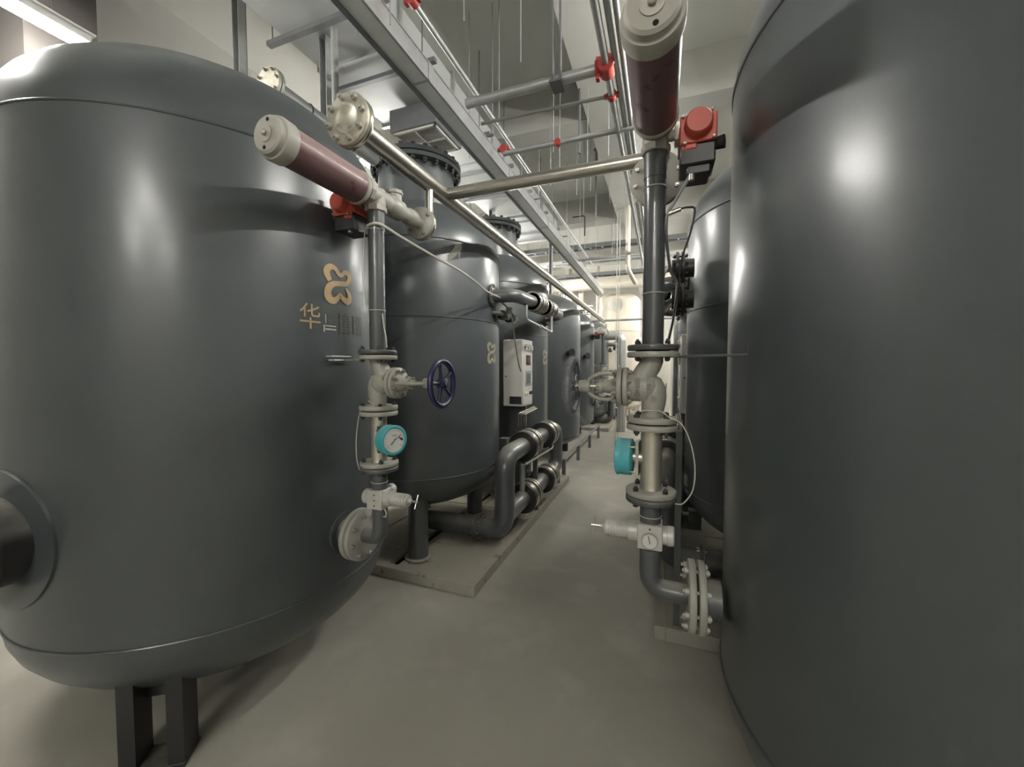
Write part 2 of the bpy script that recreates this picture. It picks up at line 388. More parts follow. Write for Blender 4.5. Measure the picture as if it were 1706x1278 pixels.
def skid(xa, xb, y0, y1, label):
    """xa = aisle side"""
    s = 1 if xa > xb else -1
    lo, hi = min(xa, xb), max(xa, xb)
    t = thing('equipment_skid', ((lo+hi)/2, y0, 0), label, 'skid')
    for x in (lo+.04, hi-.04): build('side_beam', MB().bb(x-.04, x+.04, y0, y1, 0, .1), M['skid'], t, bevel=.004)
    for y in (y0+.04, (y0+y1)/2, y1-.04): build('cross_beam', MB().bb(lo+.08, hi-.08, y-.04, y+.04, 0, .1), M['skid'], t, bevel=.004)
    inner = xa - s*.80
    build('inner_rail', MB().bb(inner-.035, inner+.035, y0+.08, y1-.08, .02, .098), M['skid'], t, bevel=.003)
    in2 = xa - s*1.52
    build('inner_rail', MB().bb(in2-.035, in2+.035, y0+.08, y1-.08, .02, .098), M['skid'], t, bevel=.003)
    ym = (y0+y1)/2
    for a, b_ in ((y0+.08, ym-.04), (ym+.04, y1-.08)):
        for xs, xe in ((xa-s*.08, inner+s*.035), (inner-s*.13, in2+s*.035), (in2-s*.035, xb+s*.08)):
            build('deck_plate', MB().bb(xs, xe, a, b_, .05, .09), M['skid'], t, bevel=.003)
    build('slot_shade_sheet', MB().bb(lo+.08, hi-.08, y0+.08, y1-.08, .002, .006), M['hole'], t)  # black sheet added under the deck, stands in for shade in the slots
    return t

def manifold(s, xr, ya, yb, label, side_word):
    """pipework of a twin tower dryer: riser, upper and lower runs with wafer valves. xr = run x, s=+1 aisle is +x"""
    t = thing('dryer_pipework', (xr, (ya+yb)/2, .1), label, 'pipework')
    r = .105; zt, zl, zb = 1.02, .40, .235
    xin = xr - s*1.0
    build('pipe', MB().tube(bend([(xin, ya-.05, zb), (xr, ya-.05, zb), (xr, ya-.05, zt), (xr, ya+.5, zt)], .19, 8), r, 24), M['pipe'], t)
    build('pipe', MB().tube(bend([(xr, yb-.45, zt), (xr, yb+.02, zt), (xr, yb+.02, zl), (xr, yb-.42, zl)], .2, 8), r, 24), M['pipe'], t)
    build('pipe', MB().tube([(xr, ya-.05, zl), (xr, ya+.5, zl)], r*.95, 24), M['pipe'], t)
    build('pipe', MB().tube([(xr, ya+.8, zl), (xr, yb-.7, zl)], r, 24), M['pipe'], t)
    build('pipe', MB().tube([(xr, ya+.8, zt), (xr, yb-.72, zt)], r, 24), M['pipe'], t)
    build('pipe', MB().tube([(xin-s*.1, yb+.02, zb), (xr, yb+.02, zb)], r*.8, 20).tube([(xr, yb+.02, zb-.06), (xr, yb+.02, zl)], r*.7, 20), M['pipe'], t)
    # collar ring on the low pipe
    flange_pair(t, (xr-s*.3, ya-.05, zb), (s, 0, 0), .14, .018, .008, M['pipe'], 6, .012)
    for z in (zt, zl):
        for y0 in (ya+.5, yb-.72):
            v = build('wafer_valve', MB().cyl((xr, y0+.03, z), (xr, y0+.27, z), .13, 32), M['black'], t)
            for k_, (a, m_) in enumerate(((0, 'black'), (.055, 'steel'), (.1, 'steel'), (.2, 'steel'), (.255, 'steel'))):
                build('valve_ring', MB().disc((xr, y0+a, z), (0,1,0), .176, .028, 36), M[m_], v, label='bright clamping ring' if m_ == 'steel' else None)
            build('valve_shaft', MB().cyl((xr-s*.05, y0+.15, z), (xr-s*.24, y0+.15, z), .025, 12).box((xr-s*.28, y0+.15, z), (.1, .12, .12)), M['pipe'], v)
    build('support', MB().bb(xr-.04, xr+.04, (ya+yb)/2-.02, (ya+yb)/2+.02, .1, zl-r).bb(xr-.03, xr+.03, (ya+yb)/2-.02, (ya+yb)/2+.02, zl+.08, zt-.09), M['pipe'], t)
    build('drain_tube', MB().tube(bend([(xr+s*.1, ya+.32, zt-.16), (xr+s*.1, yb-.5, zt-.2), (xr+s*.05, yb-.4, zt-.1)], .1), .012, 8).tube([(xr+s*.05, ya+.36, zt-.17), (xr+s*.05, ya+.36, zl+.15)], .03, 10), M['galv'], t)
    # upper manifold
    u = thing('upper_pipework', (xr, (ya+yb)/2, 2.6), 'upper connecting pipe with clamped valves between %s' % side_word, 'pipework')
    zu = 2.70; xs = xr - s*.2
    build('pipe', MB().tube(bend([(xs, ya, zu), (xr+s*.07, ya+.06, zu), (xr+s*.07, ya+.75, zu+.03)], .14, 8), .07, 20), M['pipe'], u)
    f1, f2 = flange_pair(u, (xs+s*.045, ya, zu), (s,0,0), .12, .018, .006, M['pipe'], 8, .012)
    build('pipe', MB().tube(bend([(xr+s*.07, ya+.7, zu+.03), (xr+s*.07, yb, zu+.03), (xs, yb, zu)], .14, 8), .07, 20), M['pipe'], u)
    flange_pair(u, (xs+s*.045, yb, zu), (s,0,0), .12, .018, .006, M['pipe'], 8, .012)
    for y0 in (ya+.75, ya+1.25):
        v = build('wafer_valve', MB().cyl((xr+s*.07, y0-.1, zu+.03), (xr+s*.07, y0+.2, zu+.03), .1, 28), M['black'], u)
        for a in (-.1, .02, .09, .19): build('valve_ring', MB().disc((xr+s*.07, y0+a, zu+.03), (0,1,0), .118, .025, 28), M['steel'], v)
    b = MB().tube(bend([(xr+s*.1, ya+.35, zu-.06), (xr+s*.1, ya+.35, zu-.22), (xr+s*.12, ya+1.35, zu-.28), (xr+s*.12, ya+1.35, zu-.07)], .04, 4), .016, 8)
    build('purge_tube', b, M['galv'], u)
    build('tube_joint', MB().cyl((xr+s*.115, ya+.82, zu-.25), (xr+s*.115, ya+.9, zu-.256), .026, 8), M['galv'], u)
    # small purge valve under the nozzle
    p = thing('purge_valve', (xr-s*.05, ya+.3, 2.5), 'small brass-grey purge valve under the upper pipe between %s' % side_word, 'valve')
    yy = ya+.12
    b = MB().tube(bend([(xr-s*.22, ya, 2.52), (xr-s*.1, ya+.02, 2.52), (xr-s*.1, ya+.6, 2.50)], .05, 5), .026, 12)
    build('valve_pipe', b, M['pipe'], p)
    for q, (rr, l) in enumerate(((.055, .05), (.04, .08), (.06, .04), (.05, .07))):
        build('valve_segment', MB().cyl((xr-s*.1, yy+q*.1, 2.51), (xr-s*.1, yy+q*.1+l, 2.51), rr, 12), M['zinc'] if q % 2 else M['black'], p)
    build('valve_bonnet', MB().cyl((xr-s*.1, yy+.22, 2.5), (xr-s*.1, yy+.22, 2.62), .035, 12), M['zinc'], p)
    return t

def cabinet(x0, x1, y0, y1, z0, z1, label, s):
    t = thing('control_cabinet', ((x0+x1)/2, (y0+y1)/2, z0), label, 'cabinet')
    lo, hi = min(x0, x1), max(x0, x1)
    build('case', MB().bb(lo, hi, y0, y1, z0, z1), M['white'], t, bevel=.008)
    xf = x1      # aisle face
    fr = build('front_panel', MB().bb(xf, xf+s*.006, y0+.02, y1-.02, z0+.03, z1-.03), M['white'], t, bevel=.002)
    H = z1 - z0; W = y1 - y0
    for k_ in range(3):
        yy = y0 + W*(.2+.28*k_); g = build('pressure_gauge', MB().cyl((xf, yy, z1-.1), (xf+s*.03, yy, z1-.1), .042, 20), M['steel'], t)
        build('gauge_dial', MB().cyl((xf+s*.03, yy, z1-.1), (xf+s*.032, yy, z1-.1), .034, 20), M['dial'], g)
        build('needle', MB().bb(xf+s*.032, xf+s*.034, yy-.003, yy+.003, z1-.1, z1-.07), M['ink'], g)
    def plate(n, a, b_, c, d, m_, par=None, l=None, e=.012): return build(n, MB().bb(xf, xf+s*e, y0+W*a, y0+W*b_, z0+H*c, z0+H*d), m_, par or t, label=l, bevel=.002)
    plate('display_frame', .3, .72, .62, .77, M['ink']); plate('display', .34, .68, .635, .755, M['rdisp'], l='dark red number display', e=.014)
    plate('screen_frame', .24, .78, .3, .53, M['galv']); plate('screen', .31, .71, .34, .49, M['lens'], l='grey control screen', e=.014)
    for k_, yy in enumerate((.22, .42, .68, .86)):
        build('button', MB().cyl((xf, y0+W*yy, z0+H*.19), (xf+s*.022, y0+W*yy, z0+H*.19), .022, 14), M['dial'] if k_ < 2 else M['ink'], t, label='white button' if k_ < 2 else 'black button')
    build('rating_plate', MB().bb(lo+(hi-lo)*.34, lo+(hi-lo)*.94, y0-.004, y0, z0+.03, z0+.13), M['ink'], t, label='black plate low on the side')
    build('screw', MB().cyl((lo+.04, y0-.004, z0+H*.45), (lo+.04, y0, z0+H*.45), .01, 8), M['dbolt'], t)
    b = MB()
    for k_ in range(3):
        zz = z0-.06-.012*k_-.02; yy = y0+.0+.05*k_
        b.tube(bend([(x1-s*.02+s*.02*k_, y1+.15, zz+.03), (x1-s*.02+s*.02*k_, yy-.1, zz), (x1-s*.02+s*.02*k_, yy-.1, 1.2)], .03, 4), .008, 6)
    build('air_tube', b, M['copper'], t)
    build('bracket', MB().bb(lo+.02, hi-.02, (y0+y1)/2-.03, (y0+y1)/2+.03, .1, z0), M['pipe'], t)
    return t

skid(-1.46, -3.62, 2.95, 6.62, 'dusty steel skid plate under the first two left towers')
skid(-.03, 2.1, 2.95, 6.62, 'dusty steel skid plate behind the right column, under the right tower')
dryer_tower(-2.6, 3.85, 'dark grey drying tower with bolted neck directly behind the blue handwheel')
tw = [o for o in bpy.data.objects if o.name == 'drying_tower'][0]
_P = [(-.625,2.93),(-.609,2.994),(-.556,3.071),(-.532,3.124),(-.483,3.135),(-.47,3.087),(-.487,3.042),(-.497,2.976),(-.51,2.974),(-.51,3.03),(-.564,2.973)]
_f = wrapf(-2.6, 3.85, .92, 0, .004); b = MB(); b.v = [_f(u, v) for u, v in _P]; b.f = [(0,1,10), (1,2,10), (2,9,10), (2,3,9), (3,4,9), (4,5,9), (5,6,9), (6,7,9), (7,8,9)]
build('paint_splash', b, M['pgold'], tw, label='pale paint splash with a short drip')
dryer_tower(-2.6, 5.89, 'second left drying tower with bolted neck, behind the white control cabinet')
dryer_tower(1.12, 3.85, 'dark grey tower seen between the right pipe column and the huge right tank', s=-1)
dryer_tower(1.12, 5.89, 'right tower hidden behind the nearer right tower', s=-1)
manifold(1, -1.52, 3.85, 5.89, 'thick grey dryer pipe loop with bright ringed valves low beside the left towers', 'the first two left towers')
manifold(-1, .05, 3.85, 5.89, 'dark dryer pipe loop low behind the right flow meter', 'the right towers')
cabinet(-1.95, -1.68, 4.82, 5.23, 1.44, 2.31, 'white control cabinet with display and screen between the two left towers', 1)
cabinet(.46, .19, 4.72, 5.13, 1.44, 2.31, 'white control cabinet edge seen behind the right pipe column', -1)

def plain_tank(cx, cy, R, label, s=1, port=True, z0=.5, z1=3.05):
    t = thing('pressure_tank', (cx, cy, 0), label, 'tank')
    build('shell', MB().lathe((cx, cy, 0), (0,0,1), dome_profile(z0, z1, R, .28, .5), 64), M['tank'], t, sharp=60)
    for z in (z0, z1): seam(t, cx, cy, z, R)
    for dx in (.5, -.5):
        for dy in (-.5, .5): build('leg', MB().cyl((cx+dx, cy+dy, 0), (cx+dx, cy+dy, z0-.05), .07, 16), M['black'], t)
    if port:
        a = -.55 if s > 0 else PI+.55; d = Vector((math.cos(a), math.sin(a), 0))
        p = Vector((cx, cy, 2.25)) + d*(R-.03)
        n_ = build('port', MB().cyl(p, p+d*.12, .06, 16).disc(p+d*.12, d, .09, .02), M['black'], t)
    nk = build('top_nozzle', MB().cyl((cx, cy, z1+.4), (cx, cy, z1+.75), .16, 24).disc((cx, cy, z1+.75), (0,0,1), .22, .03).disc((cx, cy, z1+.79), (0,0,1), .22, .03), M['pipe'], t)
    return t
plain_tank(-2.6, 8.55, .92, 'fourth left tank, dark grey, behind the film-wrapped handwheel')
plain_tank(-2.78, 11.1, 1.0, 'fifth left tank in the distance, beyond the fourth')
plain_tank(-2.6, 13.5, .92, 'sixth left tank in the distance, last of the left row', port=False)
plain_tank(1.12, 8.55, .92, 'far right tank behind the right towers', -1)
plain_tank(1.26, 11.1, 1.0, 'farthest right tank behind the right towers', -1)
skid(-1.5, -3.6, 12.2, 15.6, 'distant steel skid at the far left end of the aisle')
manifold(1, -1.55, 13.4, 15.4, 'distant dark dryer pipe loop at the far end of the left row', 'the far left tanks')

# low rail on posts
t = thing('low_rail', (-1.62, 6.9, 0), 'low pipe rail on short posts along the left side of the aisle', 'rail')
build('rail_pipe', MB().tube([(-1.62, 6.75, .33), (-1.62, 11.2, .33)], .022, 10), M['galv_dark'], t)
for y in (6.9, 8.2, 9.6, 11): build('post', MB().bb(-1.65, -1.59, y-.03, y+.03, 0, .31), M['galv_dark'], t)

# end vessel
t = thing('insulated_vessel', (-1.7, 16.6, 0), 'tall pale insulated vessel at the far end of the aisle', 'tank')
build('shell', MB().lathe((-1.7, 16.6, 0), (0,0,1), dome_profile(.5, 4.55, .86, .3, .35), 48), M['lag'], t, sharp=60)
build('manway', MB().cyl((-1.7, 15.8, 4.35), (-1.7, 15.68, 4.35), .2, 24).disc((-1.7, 15.7, 4.35), (0,-1,0), .26, .04), M['steel'], t)
build('band', MB().torus((-1.7, 16.6, 3.35), (0,0,1), .862, .012, 48, 6), M['galv'], t)
for q in range(4):
    a = PI/4 + q*PI/2; build('leg', MB().cyl((-1.7+.6*math.cos(a), 16.6+.6*math.sin(a), 0), (-1.7+.6*math.cos(a), 16.6+.6*math.sin(a), .5), .06), M['lag'], t)
single('lagged_main', MB().tube([(-5.1, 14.4, 4.95), (4.4, 14.4, 4.95)], .24, 24), M['lag'], 'thick pale lagged pipe crossing the far end below the ceiling', 'pipe')
b = MB().tube(bend([(-1.05, 17.6, .1), (-1.05, 17.6, 3.2), (-1.05, 18.6, 3.2)], .3), .16, 20); single('lagged_riser', b, M['lag'], 'pale lagged riser beside the far vessel', 'pipe')
b = MB().tube(bend([(-1.75, 12.35, 2.9), (-1.15, 12.35, 2.9), (-1.15, 12.35, .0)], .22), .13, 20); single('far_elbow_pipe', b, M['galv'], 'bright bent pipe coming down at the far left tanks', 'pipe')
t = thing('wall_cabinet', (.1, 17.5, 1.2), 'pale electrical cabinet standing at the far end of the aisle', 'cabinet')
build('case', MB().bb(-.55, .3, 17.3, 17.8, 0, 2.3), M['white'], t, bevel=.01); build('cabinet_door', MB().bb(-.5, .25, 17.285, 17.3, .15, 2.25), M['white'], t); build('handle', MB().bb(.15, .18, 17.26, 17.285, 1.1, 1.3), M['ink'], t)
for i, (x, z, lb) in enumerate(((-2.2, 3.1, 0), (-2.05, 3.1, 0))):
    t = thing('flanged_stub', (x-.3, 10.7+i*2.6, 3.42), 'bright flanged pipe stub on top of the %s far left tank' % ('fifth' if i == 0 else 'sixth'), 'pipe')
    build('pipe', MB().cyl((x-.3, 10.7+i*2.6, 3.42), (x-.3, 10.7+i*2.6, 3.95), .1, 16), M['steel'], t)
    for z_ in (3.7, 3.76, 3.95): build('flange', MB().disc((x-.3, 10.7+i*2.6, z_), (0,0,1), .18, .03, 24), M['steel'], t)

# ------------------------------------------------------------ the two instrument columns
def globe_valve(s, label, wheel_m, wheel_label, film=False):
    z = 1.862
    t = thing('globe_valve', (0, 0, 1.705), label, 'valve')
    m = M['cast']
    # S-shaped body: inlet neck leans to the aisle side, outlet bulges on the tank side
    b = MB().tube([(0,0,2.0),(0,0,1.98),(.008,0,1.96),(.024,0,1.935),(.04,0,1.905),(.05,0,1.87)], 0, 24, [.045,.045,.046,.048,.05,.05])
    b.tube([(0,0,1.72),(0,0,1.735),(-.002,0,1.76),(-.006,0,1.79),(-.008,0,1.82),(-.006,0,1.85),(.004,0,1.88),(.02,0,1.9)], 0, 28, [.045,.045,.047,.05,.052,.052,.046,.03])
    b.lathe((-.035,0,z), (1,0,0), [(0,.02),(.01,.038),(.03,.055),(.06,.064),(.125,.064),(.14,.056)], 32)
    body = build('valve_body', b, m, t, sharp=70)
    build('body_rib', MB().tube(arc((.02,0,z), (0,0,1), (0,-1,0), .0635, -.2, 2*PI-.2, 28), .003, 6), m, body)
    fb = build('bonnet_flange', MB().disc((.1,0,z), (1,0,0), .087, .022), m, t, sharp=50)
    f2 = build('bonnet_flange', MB().disc((.126,0,z), (1,0,0), .087, .022), m, t, sharp=50)
    build('gasket', MB().cyl((.12,0,z), (.128,0,z), .08, 20), M['rubber'], t)
    bolts(f2, (.148,0,z), (1,0,0), .07, 8, .012, None, .39, .048)
    bn = build('bonnet', MB().lathe((.148,0,z), (1,0,0), [(0,.05),(.02,.036),(.05,.026),(.07,.026)], 20), m, t, sharp=60)
    g = build('gland', MB().lathe((.215,0,z), (1,0,0), [(0,.034),(.012,.034),(.012,.022),(.03,.018)], 16), m, t)
    bolts(g, (.235,0,z), (1,0,0), .026, 2, .008, None, PI/2, .04)
    yk = MB(); wx_ = .355 if film else .42
    for q in (-1, 1):
        P = [(.15,.04),(.165,.055),(.19,.06),(.23,.058),(.262,.045),(.28,.028)]
        P = [(x+(.0 if film else (x-.15)*.35), 0 if film else q*y, z+(q*y if film else 0)) for x, y in P]
        yk.tube(P, .0095, 8)
    yk.lathe((.272 if film else .31,0,z), (1,0,0), [(0,.028),(.02,.031),(.05,.027)], 20)
    build('yoke', yk, m, t, sharp=60)
    build('stem', MB().cyl((.22,0,z), (wx_+.035,0,z), .012, 12), M['steel'], t)
    wx = .355 if film else .42; hw = MB().torus((wx,0,z), (1,0,0), .12, .0155, 44, 12)
    hwo = build('handwheel', hw, wheel_m, t, label=wheel_label)
    build('wheel_hub', MB().lathe((wx-.02,0,z), (1,0,0), [(0,.028),(.04,.028),(.045,.02)], 16), wheel_m, hwo)
    for k_ in range(5):
        a = PI/2 + .25 + 2*PI*k_/5; e = Vector((0, math.cos(a), math.sin(a)))
        c = Vector((wx,0,z)); build('wheel_spoke', MB().tube([c+e*.02-Vector((.006,0,0)), c+e*.07, c+e*.12], 0, 8, [.012,.008,.01]), wheel_m, hwo)
    if film:
        fm = MB(); n_, m_ = 72, 12; rr_ = random.Random(3); rings = []
        for k_ in range(n_):
            a = 2*PI*k_/n_; e = Vector((0, math.cos(a), math.sin(a))); x_ = Vector((1,0,0)); ring = []
            for q in range(m_):
                b_ = 2*PI*q/m_; r_ = .018 + rr_.random()*.008
                ring.append(len(fm.v)); fm.v.append(c + e*.12 + e*math.cos(b_)*r_ + x_*math.sin(b_)*r_)
            rings.append(ring)
        for k_ in range(n_): fm.skin(rings[k_], rings[(k_+1) % n_])
        i0 = len(fm.v); fl = []          # loose tail of film hanging from the rim
        for k_ in range(7):
            for q in range(4): fm.v.append(c + Vector((-.012 - .012*k_ + rr_.uniform(-.006,.006), -.05 + .03*q + rr_.uniform(-.008,.008), -.11 - .017*k_ + rr_.uniform(-.008,.008))))
        for k_ in range(6):
            for q in range(3): fm.f.append((i0+k_*4+q, i0+k_*4+q+1, i0+k_*4+q+5, i0+k_*4+q+4))
        pf = build('plastic_film', fm, M['sheer'], t, label='crumpled clear film wrapped round the wheel rim', flat=True); pf['kind'] = 'stuff'
    return t
def flow_meter(s, label):
    t = thing('flow_meter', (0, 0, 1.38), label, 'gauge')
    build('meter_tube', MB().lathe((0,0,1.40), (0,0,1), [(0,.05),(.015,.046),(.03,.045),(.255,.045),(.27,.046),(.285,.05)], 32), M['satin'], t, sharp=60)
    zc = 1.545; sv = XF[0]; ra = -.3 if s > 0 else .08
    XF[0] = lambda v: sv(Matrix.Rotation(ra, 3, 'Z') @ v)
    build('meter_neck', MB().cyl((.03,-.0,zc), (.075,0,zc), .03, 16).box((.055,0,zc), (.012,.09,.15)), M['steel'], t)
    h = build('gauge_housing', MB().lathe((.065,0,zc), (1,0,0), [(.012,.07),(.018,.082),(.056,.082),(.064,.08),(.072,.084),(.08,.084),(.083,.08),(.083,.07),(.078,.068)], 40, True, True), M['teal'], t, sharp=45, label='turquoise round housing')
    dl = build('dial', MB().cyl((.143,0,zc), (.1455,0,zc), .0665, 36), M['dial'], t, label='white dial')
    tk = MB()
    for k_ in range(21):
        a = math.radians(-40 + 260*k_/20); e = Vector((0, math.cos(a), math.sin(a))); l = .012 if k_ % 5 == 0 else .007
        tk.tube([Vector((.1458,0,zc))+e*.06, Vector((.1458,0,zc))+e*(.06-l)], .0009, 4)
    for zz, ww in ((.03,.035),(.024,.028),(.008,.012),(.008,.012)): tk.bb(.1455,.146, -ww/2, ww/2, zc+zz-.001, zc+zz+.001)
    build('tick_marks', tk, M['ink'], dl)
    e = Vector((0, -.72, -.7)); c = Vector((.147,0,zc))
    build('needle', MB().tube([c+Vector((0,.045,.03)), c, c+e*.03], 0, 6, [.001,.002,.0025]).tube([c+Vector((0,.05,.0)), c+Vector((0,.03,.015))], 0, 6, [.008,.002]), M['ink'], dl)
    bolts(h, (.07,0,zc), (-1,0,0), .078, 4, .006, None, .78, .02)
    XF[0] = sv
    return t
def regulator(s, label, gauge):
    z = 1.195 if not gauge else 1.207; t = thing('pressure_regulator', (0, 0, z-.06), label, 'valve')
    build('block', MB().box((0,0,z), (.105,.105,.11)), M['alu'], t, bevel=.004)
    build('ribbed_cap', MB().lathe((-.05,0,z+.0), (-1,0,0), [(0,.04),(.02,.04),(.022,.043),(.045,.043),(.05,.038)], 28), M['alu'], t)
    pr = [(0,.044),(.04,.044),(.042,.036)]
    for k_ in range(7): pr += [(.05+.012*k_,.037),(.053+.012*k_,.035),(.056+.012*k_,.035),(.059+.012*k_,.037)]
    pr += [(.145,.033),(.15,.012),(.165,.01)]
    build('spring_housing', MB().lathe((.052,0,z+.004), (1,0,0), pr, 28), M['alu'], t, sharp=50)
    sc_ = build('adjusting_screw', MB().cyl((.2,0,z+.004), (.262,0,z+.004), .006, 8), M['steel'], t)
    build('tee_bar', MB().cyl((.25,-.018,z-.03), (.25,.018,z+.04), .0035, 8), M['steel'], sc_)
    if gauge:
        g = build('small_gauge', MB().lathe((.0,-.0525,z-.012), (0,-1,0), [(0,.034),(.012,.035),(.014,.031),(.012,.029)], 32), M['cream'], t)
        build('gauge_dial', MB().cyl((0,-.0605,z-.012), (0,-.0655,z-.012), .03, 28), M['dial'], g)
        build('needle', MB().tube([(-.002,-.0665,z-.022), (.006,-.0665,z+.012)], .0018, 5), M['ink'], g)
        build('screw', MB().cyl((0,-.0525,z+.038), (0,-.055,z+.038), .004, 8), M['ink'], t)
    else:
        for zz in (.03, -.002, -.032): build('screw', MB().cyl((.002,-.0525,z+zz), (.002,-.0545,z+zz), .0045, 8), M['dbolt'], t)
        build('small_gauge', MB().cyl((.02,.0525,z+.03), (.02,.085,z+.03), .035, 20), M['alu'], t)
        build('drain_hook', MB().tube([(.05,-.02,z-.055),(.06,-.02,z-.075),(.055,-.02,z-.1),(.04,-.02,z-.1)], .004, 6), M['wire'], t)
    return t
def column(bx, by, s, word, near, wheel_m, wheel_label, valve_label, silencer_label, gauge, film=False, detail=True):
    """everything on one vertical instrument pipe; local +x points to the aisle, tank on the -x side"""
    XF[0] = lambda v: Vector((bx + s*v.x, by + v.y, v.z - (.045 if s > 0 and 2.74 < v.z < 3.1 else 0)))
    rp = M['pipe']
    # riser
    t = thing('riser_pipe', (0, 0, 2.02), 'dark grey vertical pipe above the valve in the %s' % word, 'pipe')
    build('pipe', MB().cyl((0,0,2.03), (0,0,2.87), .0445, 32), rp, t)
    build('threaded_nipple', MB().cyl((0,0,2.76), (0,0,2.875), .047, 32), rp, t)
    fl = build('flange', MB().disc((0,0,2.023), (0,0,1), .107, .024), rp, t, sharp=50)
    bolts(fl, (0,0,2.047), (0,0,1), .085, 4, .0125, M['dbolt'], PI/4, .055)
    if detail:
        for z in (2.27, 2.72, 2.24 if s > 0 else 2.43)[:2]: build('cable_tie', MB().torus((0,0,z), (0,0,1), .0465, .0022, 32, 6), M['wire'], t)
    # globe valve with its own flanges
    gv = globe_valve(s, valve_label, wheel_m, wheel_label, film)
    for z in (1.993, 1.708): build('flange', MB().disc((0,0,z), (0,0,1), .107, .024), M['cast'], gv, sharp=50)
    build('gasket', MB().cyl((0,0,2.015), (0,0,2.024), .07, 20), M['rubber'], gv)
    # flow meter and its flanges
    fm = flow_meter(s, 'flow meter with turquoise round gauge below the valve in the %s' % word)
    for i, z in enumerate((1.676, 1.386)):
        f = build('flange', MB().disc((0,0,z), (0,0,1), .107, .024), M['cast'], fm, sharp=50)
        if i: bolts(f, (0,0,z+.024), (0,0,1), .085, 4, .0125, M['dbolt'], PI/4, .055)
        else: bolts(f, (0,0,z), (0,0,-1), .085, 4, .0125, M['dbolt'], PI/4, .055)
    build('gasket', MB().cyl((0,0,1.699), (0,0,1.709), .07, 20), M['rubber'], fm)
    # pipe below with elbow to the tank
    t = thing('elbow_pipe', (0, 0, .96), 'dark grey pipe below the flow meter bending to the tank in the %s' % word, 'pipe')
    build('flange', MB().disc((0,0,1.356), (0,0,1), .107, .024), rp, t, sharp=50)
    build('gasket', MB().cyl((0,0,1.379), (0,0,1.387), .07, 20), M['rubber'], t)
    build('pipe', MB().cyl((0,0,1.249), (0,0,1.357), .0445, 28), rp, t)
    build('cable_tie', MB().torus((0,0,1.29), (0,0,1), .0465, .0022, 32, 6), M['wire'], t)
    fo = -.108 if s > 0 else -.158
    build('elbow', MB().tube(bend([(0,0,1.141), (0,0,.96), (fo-.007,0,.96)], .13, 10), .044, 28), rp, t)
    f = build('flange', MB().disc((fo,0,.96), (-1,0,0), .148, .028, 36), M['cast'], t, sharp=50)
    bolts(f, (fo,0,.96), (1,0,0), .12, 8, .014, M['cast'] if s < 0 else None, .2, .066)
    # nozzle stub on the tank side
    t = thing('tank_nozzle', (-.2, 0, .96), 'flanged nozzle joining the elbow to the big tank in the %s' % word, 'nozzle')
    build('flange', MB().disc((fo-.038,0,.96), (-1,0,0), .148, .028, 36), M['cast'], t, sharp=50)
    build('gasket', MB().cyl((fo-.027,0,.96), (fo-.039,0,.96), .1, 24), M['rubber'], t)
    build('pipe', MB().cyl((fo-.06,0,.96), (-.285,0,.96), .08, 28), M['pipe'], t)
    if s > 0: build('nozzle_pad', MB().cyl((-.25,0,.96), (-.275,0,.96), .12, 28), M['tank'], t)
    # regulator
    regulator(s, 'pale block pressure regulator with spring housing low in the %s' % word, gauge)
    # tee, check valve and branch up to the header
    t = thing('tee_fitting', (0, 0, 2.87), 'hexagonal steel tee on top of the %s' % word, 'fitting')
    build('hex_nut', MB().lathe((0,0,2.865), (0,0,1), [(0,.056),(.004,.06),(.03,.06),(.034,.056)], 8), M['cast'], t, sharp=30)
    build('tee_body', MB().cyl((0,0,2.89), (0,0,2.985), .054, 24).cyl((0,-.08,2.95), (0,.09,2.95), .054, 24), M['cast'], t, sharp=50)
    build('hex_nut', MB().lathe((0,-.12,2.95), (0,1,0), [(0,.05),(.03,.062),(.055,.062),(.058,.056)], 8), M['cast'], t, sharp=30)
    t = thing('check_valve', (0, .25, 2.88), 'cast %s valve body joining the tee to a flange above the %s' % ('check', word), 'valve')
    build('valve_body', MB().lathe((0,.09,2.95), (0,1,0), [(0,.046),(.02,.05),(.04,.06),(.12,.06),(.15,.046),(.2,.044),(.21,.052),(.26,.052),(.27,.04),(.345,.04)], 24), M['cast'], t, sharp=40)
    build('valve_cap', MB().cyl((0,.17,2.97), (0,.17,3.03), .042, 16).lathe((0,.17,3.03), (0,0,1), [(0,.05),(.02,.05),(.024,.03)], 8), M['cast'], t, sharp=40)
    fr_ = .105 if s > 0 else .14
    f = build('flange', MB().disc((0,.42,2.95), (0,1,0), fr_, .022, 36), M['cast'], t, sharp=50)
    bolts(f, (0,.42,2.95), (0,-1,0), fr_*.8, 4 if s > 0 else 8, .012, None, .5, .05)
    t = thing('branch_pipe', (0, .5, 2.95), 'polished steel branch rising from a flange above the %s' % word, 'pipe')
    build('flange', MB().disc((0,.448,2.95), (0,1,0), fr_, .022, 36), M['steel'], t, sharp=50)
    if s > 0: build('pipe', MB().tube(bend([(0,.46,2.95), (0,.55,2.95), (0,.55,3.19)], .07), .028, 20), M['steel'], t)
    else: build('pipe', MB().tube(bend([(0,.46,2.95), (0,.75,2.95), (0,.75,3.19)], .07), .036, 20), M['steel'], t)
    # silencer
    t = thing('silencer', (0, -.4, 2.95), silencer_label, 'silencer')
    z = 2.945
    build('cylinder', MB().cyl((0,-.12,z), (0,-.59,z), .083, 40), M['maroon'], t, label='maroon cylinder wall')
    build('inner_cap', MB().lathe((0,-.11,z), (0,-1,0), [(0,.05),(.012,.078),(.026,.088),(.04,.088),(.046,.083)], 40), M['cream'], t)
    cp = build('end_cap', MB().lathe((0,-.57,z), (0,-1,0), [(0,.083),(.004,.09),(.05,.092),(.062,.088),(.064,.079),(.084,.077),(.092,.068)], 44), M['cream'], t, sharp=40, label='cream end cap')
